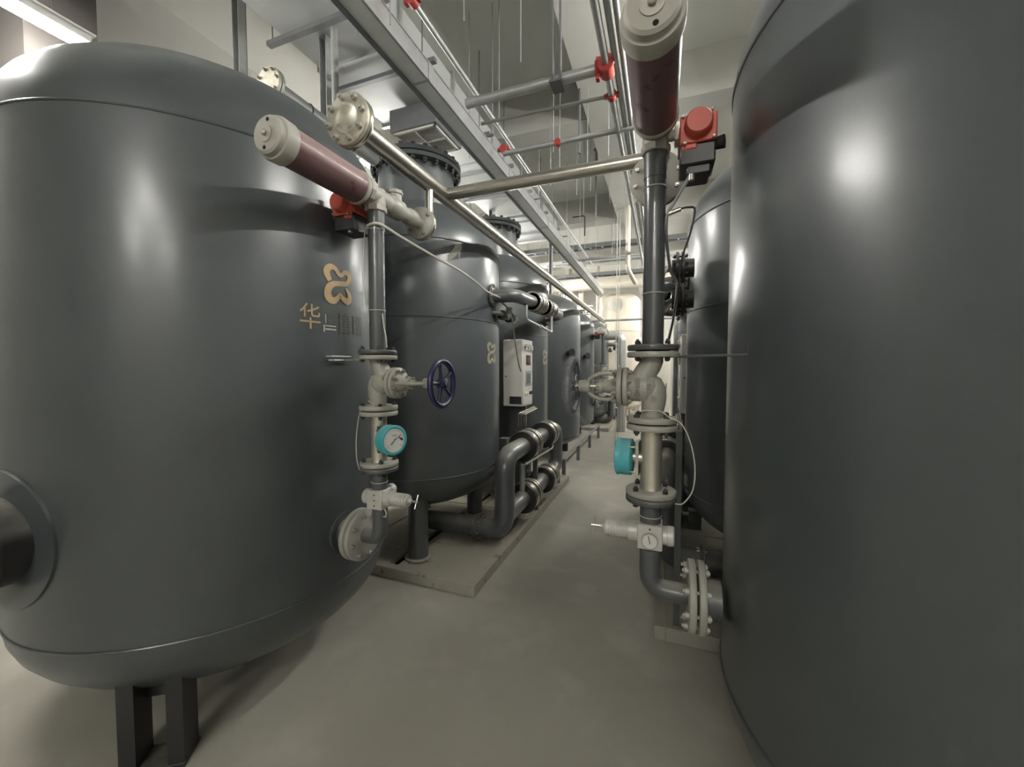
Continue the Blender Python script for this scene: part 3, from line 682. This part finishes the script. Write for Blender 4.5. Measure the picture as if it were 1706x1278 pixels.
    build('washer', MB().cyl((0,-.662,z), (0,-.666,z), .034, 28), M['zinc'] if s < 0 else M['cream'], cp)
    build('bolt', MB().lathe((0,-.666,z), (0,-1,0), [(0,.012),(.009,.012),(.012,.008)], 8), M['zinc'], cp)
    for a in (1.35, -1.75): build('vent_hole', MB().cyl((.055*math.cos(a),-.6622,z+.055*math.sin(a)), (.055*math.cos(a),-.663,z+.055*math.sin(a)), .0085, 10), M['hole'], cp)
    # actuator
    t = thing('electric_actuator', (-.17, 0, 2.9), 'red and black electric valve actuator beside the top of the %s' % word, 'actuator')
    ax = -.16; az = 2.9
    sh = MB().box((ax,0,az-.085), (.13,.15,.1)).box((ax-.005,0,az-.145), (.09,.12,.05)); build('actuator_base', sh, M['black'], t, bevel=.006, label='black lower housing')
    hd = MB().box((ax,0,az-.01), (.14,.16,.07)).box((ax+.03,-.03,az-.06),(.06,.1,.04)); hh = build('actuator_head', hd, M['red'], t, bevel=.008, label='red upper housing')
    build('motor_cover', MB().lathe((ax,-.08,az+.005), (0,-1,0), [(0,.054),(.045,.05),(.052,.044)], 32), M['red'], hh, sharp=40)
    build('actuator_face', MB().box((ax,-.083,az-.002), (.135,.014,.11)), M['red'], hh, bevel=.004)
    bolts(hh, (ax,-.09,az-.002), (0,-1,0), .074, 4, .007, None, .7, .01)
    build('cable_gland', MB().cyl((ax-.065,-.03,az-.05), (ax-.1,-.04,az-.05), .022, 12, .026), M['rubber'], t)
    build('conduit_fitting', MB().cyl((ax+.02,-.05,az-.165), (ax+.02,-.05,az-.19), .012, 10), M['zinc'], t)
    vb = build('valve_link', MB().cyl((-.05,0,2.93), (-.1,0,2.93), .022, 12).box((-.085,0,2.93), (.02,.07,.07)), M['zinc'], t)
    bolts(vb, (-.095,0,2.93), (1,0,0), .03, 4, .006, M['dbolt'], .78, .02)
    # stay to the tank
    t = thing('pipe_stay', (-.15, 0, 2.0), 'thin rod stay bracing the %s against its tank' % word, 'bracket')
    if s > 0: build('rod', MB().cyl((-.1,-.0,1.992), (-.25,-.02,1.992), .004, 8), M['galv'], t); build('clamp_bar', MB().tube([(-.262,-.12,2.012), (-.235,-.11,2.012), (-.235,.04,2.012)], .005, 6), M['galv'], t); build('clamp_bar', MB().tube([(-.262,-.1,1.99), (-.235,-.09,1.99), (-.235,.04,1.99)], .006, 6), M['galv'], t)
    else: build('rod', MB().cyl((-.1,0,1.995), (-.33,-.22,1.995), .0055, 8).cyl((-.33,-.22,1.975),(-.33,-.22,2.03), .006, 8), M['galv_dark'], t)
    if detail:
        # earthing wire loop from the valve neck to the meter flange
        if s > 0: P = [(-.03,-.05,1.76),(.02,-.055,1.735),(-.06,-.03,1.73),(-.11,-.02,1.71),(-.118,-.03,1.66),(-.128,-.04,1.55),(-.12,-.05,1.43),(-.1,-.05,1.36)]
        else: P = [(.045,-.05,1.76),(0,-.06,1.765),(-.04,-.05,1.76),(-.07,-.07,1.74),(-.115,-.09,1.72),(-.15,-.09,1.65),(-.17,-.09,1.55),(-.165,-.09,1.45),(-.13,-.08,1.385),(-.1,-.05,1.37)]
        P = catmull([tuple(p) for p in P], 4)
        single('earthing_wire', MB().tube(P, .0028, 6), M['wire'], 'thin white earthing wire looping past the flow meter of the %s' % word, 'wire')
    XF[0] = lambda v: v
column(-1.52, 1.85, 1, 'left pipe column', 'tank', M['blue'], 'navy blue five-spoke handwheel', 'grey globe valve with navy blue handwheel on the left pipe column',
       'pinkish maroon silencer cylinder with cream cap, on the left pipe column', False)
column(-.04, 1.85, -1, 'right pipe column', 'tank', M['film'], 'handwheel wrapped in plastic film', 'grey S-bodied globe valve with arched yoke and film-wrapped handwheel, right pipe column',
       'dark maroon silencer cylinder with cream cap pointing overhead, on the right pipe column', True, True)
column(-1.52, 11.1, 1, 'distant pipe column', 'tank', M['blue'], 'small distant handwheel', 'distant globe valve on the far left pipe column',
       'distant silencer on the far left pipe column', False, False, False)
# raised lettering cast on the right valve
gv = [o for o in bpy.data.objects if o.name.startswith('globe_valve') and abs(o.location.x + .04) < .01][0]
def on_valve(cx, cz, R, zc):
    def f(c):   # reads upwards
        x = cx - c.y; z = cz + c.x; dz = z - zc; y = 1.85 - math.sqrt(max(R*R - dz*dz, 1e-6)) - .0005 - max(c.z, 0)*.6
        return Vector((x, y, z))
    return f
text_mesh('DN80', .031, on_valve(-.098, 1.862, .068, 1.862), 'cast_lettering', M['castd'], gv, .003)
text_mesh('16', .031, on_valve(-.052, 1.866, .068, 1.862), 'cast_lettering', M['castd'], gv, .003)
text_mesh('CF', .026, on_valve(-.018, 1.815, .0, 1.8) if False else (lambda c: Vector((-.03 - c.y, 1.85-.066-max(c.z,0)*.6, 1.815 + c.x))), 'cast_lettering', M['castd'], gv, .003)

# ------------------------------------------------------------ header
hx, hz = -1.52, 3.215
t = thing('header_pipe', (hx, 6, hz), 'long polished stainless header pipe running down the aisle with bolted blind end', 'pipe')
build('pipe', MB().cyl((hx, 1.72, hz), (hx, 11.2, hz), .055, 32), M['steel'], t)
build('flange', MB().disc((hx, 1.668, hz), (0,1,0), .13, .024, 40), M['steel'], t, sharp=50)
bf = build('blind_flange', MB().lathe((hx, 1.66, hz), (0,-1,0), [(0,.127),(.003,.13),(.022,.13),(.025,.127),(.025,.08),(.03,.076),(.03,.062),(.026,.058)], 44), M['steel_plate'], t, sharp=50, label='dusty blind end flange')
build('weld_neck', MB().lathe((hx, 1.69, hz), (0,1,0), [(0,.075),(.04,.057)], 32), M['steel'], t)
bolts(bf, (hx, 1.635, hz), (0,-1,0), .106, 8, .017, M['cream'], .2, .05)
t2 = thing('cross_pipe', (-.78, 2.6, hz), 'polished stainless cross pipe linking the header to the right pipe column', 'pipe')
build('pipe', MB().cyl((hx+.04, 2.6, hz), (-.04, 2.6, hz), .042, 28), M['steel'], t2)
build('pipe', MB().tube([(-.1, 2.6, hz), (.0, 2.6, hz)], .046, 28), M['steel'], t2)
t3 = thing('cross_pipe', (-.78, 11, hz), 'distant thin cross pipe linking both rows at the end of the header', 'pipe')
build('pipe', MB().cyl((-3.5, 11, hz), (1.0, 11, hz), .03, 16), M['galv'], t3)
# second header at the wall side
t = thing('header_pipe', (-3.6, 3, 3.6), 'dusty header pipe with blind flange rising behind the front left tank', 'pipe')
cx_, cz_ = -2.72, 4.02; cy_ = 2.2
build('pipe', MB().cyl((cx_, cy_, cz_), (cx_, 3.3, cz_), .06, 28), M['galv'], t)
build('flange', MB().disc((cx_, cy_, cz_), (0,-1,0), .12, .022, 36), M['galv'], t)
f = build('blind_flange', MB().disc((cx_, cy_-.028, cz_), (0,-1,0), .12, .022, 36), M['steel_plate'], t)
bolts(f, (cx_, cy_-.05, cz_), (0,-1,0), .098, 8, .012, M['zinc'], .2, .05)
build('pipe', MB().tube([(cx_, 2.8, cz_), (cx_, 2.8, 4.9)], .03, 12), M['galv'], t)
for y in (2.5, 3.0): build('pipe_clamp', MB().torus((cx_, y, cz_), (0,1,0), .062, .006, 28, 6), M['dbolt'], t)

# ------------------------------------------------------------ cables
def cable(pts, r, m, label, sag=None):
    single('cable', MB().tube(catmull([tuple(p) for p in pts], 6), r, 6), m, label, 'cable')
cable([(-1.69,1.8,2.83),(-1.64,1.82,2.74),(-1.575,1.83,2.72),(-1.53,1.8,2.735),(-1.47,1.82,2.74),(-1.42,1.95,2.7),(-1.38,2.25,2.66),(-1.40,2.6,2.66),(-1.46,3.0,2.66),(-1.52,3.35,2.65),(-1.56,3.7,2.66),(-1.6,3.95,2.68)], .008, M['wire'], 'pale wrapped cable sagging from the left pipe column to the first left tower')
cable([(-1.575,1.82,2.72),(-1.573,1.8,2.5),(-1.57,1.8,2.27)], .003, M['wire'], 'thin white tube strapped along the left riser pipe')
cable([(-1.47,1.83,2.25),(-1.468,1.84,2.18),(-1.455,1.84,2.12),(-1.45,1.84,2.06)], .0035, M['wire'], 'short grey wire coming off the left riser pipe above its flange')
cable([(-1.60,3.9,2.64),(-1.57,4.1,2.55),(-1.6,4.3,2.3),(-1.62,4.5,2.0),(-1.66,4.7,1.9)], .009, M['gwire'], 'grey cable hanging from the upper pipework past the control cabinet')
cable([(.13,1.8,2.81),(.10,1.8,2.74),(.03,1.8,2.62),(.01,1.8,2.58),(.01,1.86,2.5),(.03,2.0,2.4),(.06,2.1,2.35),(.05,2.1,2.2),(.03,2.08,2.1),(.02,2.0,2.03)], .007, M['galv'], 'braided cable from the right red actuator down behind the right riser')
cable([(.01,1.8,2.59),(.05,1.8,2.60),(.09,1.8,2.605),(.115,1.8,2.59),(.10,1.8,2.5),(.07,1.8,2.4),(.06,1.82,2.3),(.04,1.83,2.15),(.025,1.84,2.06)], .0042, M['ink'], 'thin black lead from the proximity sensor beside the right riser')
t = thing('proximity_sensor', (.04, 1.8, 2.59), 'small brass sensor barrel tied beside the right riser pipe', 'sensor')
build('barrel', MB().cyl((.012,1.8,2.588), (.062,1.8,2.602), .009, 12), M['copper'], t); build('sensor_tip', MB().cyl((.0,1.8,2.585), (.012,1.8,2.588), .007, 10), M['ink'], t)
# flanged branch behind the right riser (seen between riser and right tower)
t = thing('flanged_branch', (.12, 3.85, 2.5), 'dark flanged branch with black handles on the near right tower', 'valve')
for z in (2.72, 2.48):
    build('pipe', MB().cyl((.22,3.4,z), (.06,3.4,z), .07, 20), M['black'], t); fl = build('flange', MB().disc((.15,3.4,z), (-1,0,0), .13, .022, 28).disc((.11,3.4,z), (-1,0,0), .13, .022, 28), M['black'], t)
    bolts(fl, (.088,3.4,z), (-1,0,0), .1, 8, .012, M['dbolt'], .2, .07)
build('flexible_hose', MB().tube(catmull([(.06,3.4,2.48),(.0,3.35,2.46),(-.02,3.3,2.55),(0,3.3,2.68),(.06,3.4,2.72)], 4), .018, 8), M['galv'], t)
single('support_post', MB().bb(.10,.14,3.0,3.04,.1,1.5), M['pipe'], 'dark square post standing on the right skid behind the tank nozzle', 'post')

# ------------------------------------------------------------ ceiling services
def rod(x, y, z0, z1, group, label, r=.005):
    single('hanger_rod', MB().cyl((x,y,z0), (x,y,z1), r, 6), M['galv'], label, 'rod', group)
# cable trunking along the aisle
t = thing('cable_trunking', (-1.95, 6, 4.4), 'long galvanised cable trunking hung along the aisle ceiling', 'cable tray')
build('trunking_base', MB().bb(-2.06, -1.92, -1, 13.8, 4.40, 4.415), M['tray'], t)
build('trunking_side', MB().bb(-2.10, -2.06, -1, 13.8, 4.39, 4.52), M['galv_dark'], t, label='side wall coloured darker for its shade')  # shade of this wall is put into a darker galvanised colour
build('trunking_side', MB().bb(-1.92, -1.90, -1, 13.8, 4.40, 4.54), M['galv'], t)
build('trunking_lid', MB().bb(-2.09, -1.89, -1, 13.8, 4.54, 4.55), M['galv'], t)
for y in (1.1, 3.0, 4.9, 6.8, 8.7, 10.6, 12.5): build('joint_strap', MB().bb(-2.06, -1.89, y, y+.02, 4.395, 4.4).bb(-1.90,-1.893,y,y+.08,4.39,4.55), M['galv'], t)
for i, y in enumerate((.9, 2.4, 4.2, 6, 7.9, 9.9, 11.9)):
    for x, wd in ((-2.115, 'left'), (-1.825, 'right')): rod(x, y, 4.36, ZC, 'rods of the cable trunking', '%s threaded rod of the %s pair carrying the cable trunking' % (wd, nth(i)))
    build('rod_bracket', MB().bb(-2.13, -1.81, y-.015, y+.015, 4.555, 4.575), M['galv_dark'], t)
# sprinkler pipes
def spr(pts, r, label): return single('sprinkler_pipe', MB().tube(pts, r, 14), M['galv'], label, 'pipe')
spr([(-1.74,-1,4.62),(-1.74,11,4.62)], .022, 'thin sprinkler pipe with red couplings running beside the cable trunking')
spr([(-.46,-1,4.4),(-.46,13.5,4.4)], .03, 'sprinkler main running along the ceiling left of the right silencer')
for x in (-.39, -.33): single('conduit', MB().tube([(x,-1,4.42),(x,9.0,4.42),(x,9.0,4.42)][:2], .022, 10), M['galv'], 'bright conduit in a pair beside the sprinkler main, %s one' % ('left' if x == -.39 else 'right'), 'pipe')
spr([(-1.74,3.4,4.4),(-.5,3.4,4.4)], .042, 'thick sprinkler branch crossing to the upper red coupling')
spr([(-1.74,3.72,4.4),(-.48,3.76,4.4)], .016, 'thin sprinkler branch crossing to the lower red coupling')
spr([(-1.74,4.32,4.4),(-.28,4.32,4.4)], .03, 'sprinkler branch crossing just above the polished cross pipe')
spr([(-2.3,9.5,4.5),(-.3,9.5,4.5)], .03, 'distant sprinkler branch crossing the aisle')
def coupling(x, y, z, R, label, big=False):
    t = thing('pipe_coupling', (x, y, z), label, 'coupling')
    if big:
        build('coupling_body', MB().cyl((x,y-.07,z), (x,y+.07,z), R, 16).cyl((x-.09,y,z), (x,y,z), R*.9, 16), M['redp'], t, sharp=40)
        build('coupling_ear', MB().box((x-.07,y,z-R), (.03,.05,.05)).box((x-.07,y,z+R), (.03,.05,.05)), M['redp'], t)
        build('coupling_band', MB().torus((x,y-.06,z), (0,1,0), R, .01, 20, 6).torus((x-.08,y,z), (1,0,0), R, .01, 20, 6), M['redp'], t)
    else:
        build('coupling_body', MB().cyl((x,y-.03,z), (x,y+.03,z), R, 16), M['redp'], t)
        build('coupling_ear', MB().box((x-R-.01,y,z), (.03,.04,.03)).box((x+R+.01,y,z), (.03,.04,.03)), M['redp'], t)
coupling(-.46, 3.4, 4.4, .062, 'large red grooved tee coupling left of the right silencer', True)
coupling(-.46, 3.76, 4.4, .042, 'small red coupling just below the large red tee coupling')
coupling(-1.74, 2.55, 4.62, .04, 'red coupling at the top end of the pipe beside the trunking')
coupling(-1.74, 4.32, 4.45, .045, 'red coupling where the lower branch meets the trunking side pipe')
coupling(-1.1, 4.32, 4.4, .036, 'tiny red fitting halfway along the branch above the cross pipe')
# hanger channels and rods
for i, (x, y, z0, lb) in enumerate(((-2.95,2.93,.0,'tall galvanised channel post between the first two left tanks'), (-3.65,2.62,2.0,'galvanised channel hanger behind the front left tank'), (-3.13,7.15,.0,'tall channel post between the second and fourth left tanks'), (-2.65,9.75,0,'distant channel post beyond the fourth left tank'))):
    t = thing('channel_post', (x, y, z0), lb, 'post')
    build('channel_web', MB().bb(x-.04, x+.04, y+.03, y+.038, z0, ZC), M['galv_dark'], t)
    for q in (-.04, .034): build('channel_flange', MB().bb(x+q, x+q+.006, y-.04, y+.03, z0, ZC), M['galv'], t)
rs = random.Random(7)
spots = [(-1.62,2.2),(-1.35,2.6),(-1.1,3.1),(-1.62,3.9),(-1.2,4.5),(-.62,4.8),(-.9,5.0),(-1.45,5.3),(-1.3,6.3),(-1.15,6.7),(-.9,7.2),(-1.5,7.6),(-.7,7.9),(-1.3,8.3),(-1.0,8.8),(-1.45,9.2),(-.8,9.6),(-1.2,10.2),(-.95,10.9),(-1.4,11.6),(-.7,12.2),(-1.1,13.0),(-.3,9.0),(-.55,6.0),(-.2,11.0),(-1.25,5.0),(-1.32,7.0)]
spots.sort(key=lambda p: p[1])
for x, y in spots: rod(x, y, 4.4 if y < 6 else 4.6 + rs.random()*.4, ZC, 'hanger rods over the aisle', '%s of the thin hanger rods dropping over the aisle' % nth(spots.index((x, y))), .005)
for y, z in ((5.0,4.6),(7.6,4.7)): single('hanger_pipe', MB().cyl((-1.0-.2*(y>6),y,z), (-1.0-.2*(y>6),y,ZC), .016, 8).disc((-1.0-.2*(y>6),y,ZC-.02),(0,0,1),.05,.02), M['galv_dark'], 'short drop pipe with ceiling plate, %s one' % ('nearer' if y < 6 else 'farther'), 'pipe')
t = thing('u_hanger', (-.87, 3.35, 4.3), 'u-shaped steel hanger holding the thick sprinkler branch', 'hanger')
for q in (-.035, .035): build('hanger_leg', MB().bb(-.87+q-.008, -.87+q+.008, 3.33, 3.36, 4.34, 5.9), M['galv_dark'], t)
build('hanger_foot', MB().bb(-.92, -.82, 3.3, 3.46, 4.33, 4.35), M['galv_dark'], t)
t = thing('conduit_drop', (-1.75, 8.1, 4.5), 'small black bent conduit dropping beside the trunking', 'conduit'); build('pipe', MB().tube(bend([(-1.75,8.1,5.0),(-1.5,8.1,5.0),(-1.5,8.1,4.6)], .05), .014, 8), M['ink'], t)
# ducts on the left
t = thing('air_duct', (-3.0, 4, 5.0), 'wide pale flat duct made of panels above the left tanks', 'duct')
for k_, (a, b_) in enumerate(((-1.0,.45),(.47,1.9),(1.92,3.2),(3.22,4.2),(4.22,5.35),(5.37,6.6),(6.62,7.9),(7.92,9.2))):
    w0 = -3.3
    build('duct_panel', MB().bb(w0, -2.35, a, b_, 4.98, 5.36), M['duct'], t, bevel=.01)
    build('duct_flange', MB().bb(w0-.03, -2.32, b_-.01, b_+.03, 4.95, 5.39), M['galv'], t)
for i, y in enumerate((1.3, 2.05, 2.75, 3.45, 4.75, 5.6, 6.5, 7.5, 8.5)):
    t = thing('duct_hanger', (-3.1, y, 4.93), '%s of the dark channel bars crossing under the left duct' % nth(i), 'hanger', 'channel bars under the left duct')
    build('channel_bar', MB().bb(-3.45, -2.1, y-.025, y+.025, 4.91, 4.95), M['galv_dark'], t)
    for x in (-3.4, -2.25): build('hanger_rod', MB().cyl((x,y,4.95), (x,y,ZC), .006, 6), M['galv_dark'], t)
# fan coil with grille
t = thing('fan_coil_unit', (-2.65, 4.3, 4.68), 'dark fan coil box with white return grille beside the first neck', 'air conditioner')
gx0, gx1, gy0, gy1, gz = -2.98, -2.42, 3.95, 4.5, 4.66
build('unit_case', MB().bb(gx0-.03, gx1+.03, gy0-.03, gy1+.03, gz+.02, 4.93), M['galv_dark'], t, bevel=.005)
g = build('grille_frame', MB().bb(gx0,gx1,gy0,gy0+.025,gz,gz+.02).bb(gx0,gx1,gy1-.025,gy1,gz,gz+.02).bb(gx0,gx0+.025,gy0,gy1,gz,gz+.02).bb(gx1-.025,gx1,gy0,gy1,gz,gz+.02).bb((gx0+gx1)/2-.008,(gx0+gx1)/2+.008,gy0,gy1,gz,gz+.02).bb(gx0,gx1,(gy0+gy1)/2-.008,(gy0+gy1)/2+.008,gz,gz+.02), M['white'], t, label='white grille frame')
for k_ in range(24):
    y = gy0+.032+k_*.0212; build('grille_slat', MB().box(((gx0+gx1)/2, y, gz+.012), (gx1-gx0-.05, .015, .003), Matrix.Rotation(.35, 3, 'X')), M['white'], g)
# more services at the far end
for i, (y, z, m_) in enumerate(((10.4,5.0,'galv_dark'),(11.6,4.95,'galv'),(12.7,4.8,'galv_dark'))):
    t = thing('cable_ladder', (-.5, y, z), 'cable ladder crossing the far ceiling, %s of three' % ('nearest','middle','farthest')[i], 'cable tray')
    for q in (-.12, .12): build('ladder_rail', MB().bb(-4.6, 4.2, y+q-.015, y+q+.015, z, z+.1), M[m_], t)
    rg = MB()
    for k_ in range(29): rg.bb(-4.5+k_*.3, -4.46+k_*.3, y-.12, y+.12, z+.02, z+.04)
    for xx in (-4.2,-2.3,-.1,2.0,4.0): build('hanger_rod', MB().cyl((xx,y,z+.02),(xx,y,ZC), .006, 6), M['galv'], t)
    r_ = build('ladder_rungs', rg, M['galv'], t); r_['kind'] = 'stuff'
single('drop_conduit', MB().tube(bend([(-.72,8.9,5.9),(-.72,8.9,4.05),(-.6,9.4,3.85)], .1), .05, 12), M['lag'], 'pale vertical pipe dropping left of the right column, angled at its foot', 'pipe')
for x in (-.98, -.92): single('drop_wire', MB().cyl((x,9.2,0.0), (x,9.2,5.4), .008, 6), M['wire'], 'thin pale vertical line in the middle distance, %s of two' % ('left' if x == -.98 else 'right'), 'rod')
for i, (x, y) in enumerate(((-4.2,14.9),(-2.9,15.0),(-2.4,15.9),(.4,15.0),(-3.4,15.5))):
    single('vertical_pipe', MB().tube([(x,y,0),(x,y,ZC)], .07+.02*(i%2), 14), M['lag'], 'pale vertical pipe at the far end, %s' % ('left of the others','beside the last left tank','next to the pale vessel','right of the pale vessel','among the far left pipes')[i], 'pipe')
# things along the left wall high up
single('conduit', MB().tube([(-5.265, -2, 4.9), (-5.265, 9.5, 4.9)], .03, 10), M['galv_dark'], 'dark conduit fixed high along the left wall', 'pipe')
for x, y, wd in ((-4.6,1.2,'left'),(-4.5,1.28,'right')): rod(x, y, 2.6, ZC, 'wall rods', '%s one of two thin vertical rods near the left wall behind the burning lamp' % wd, .008)
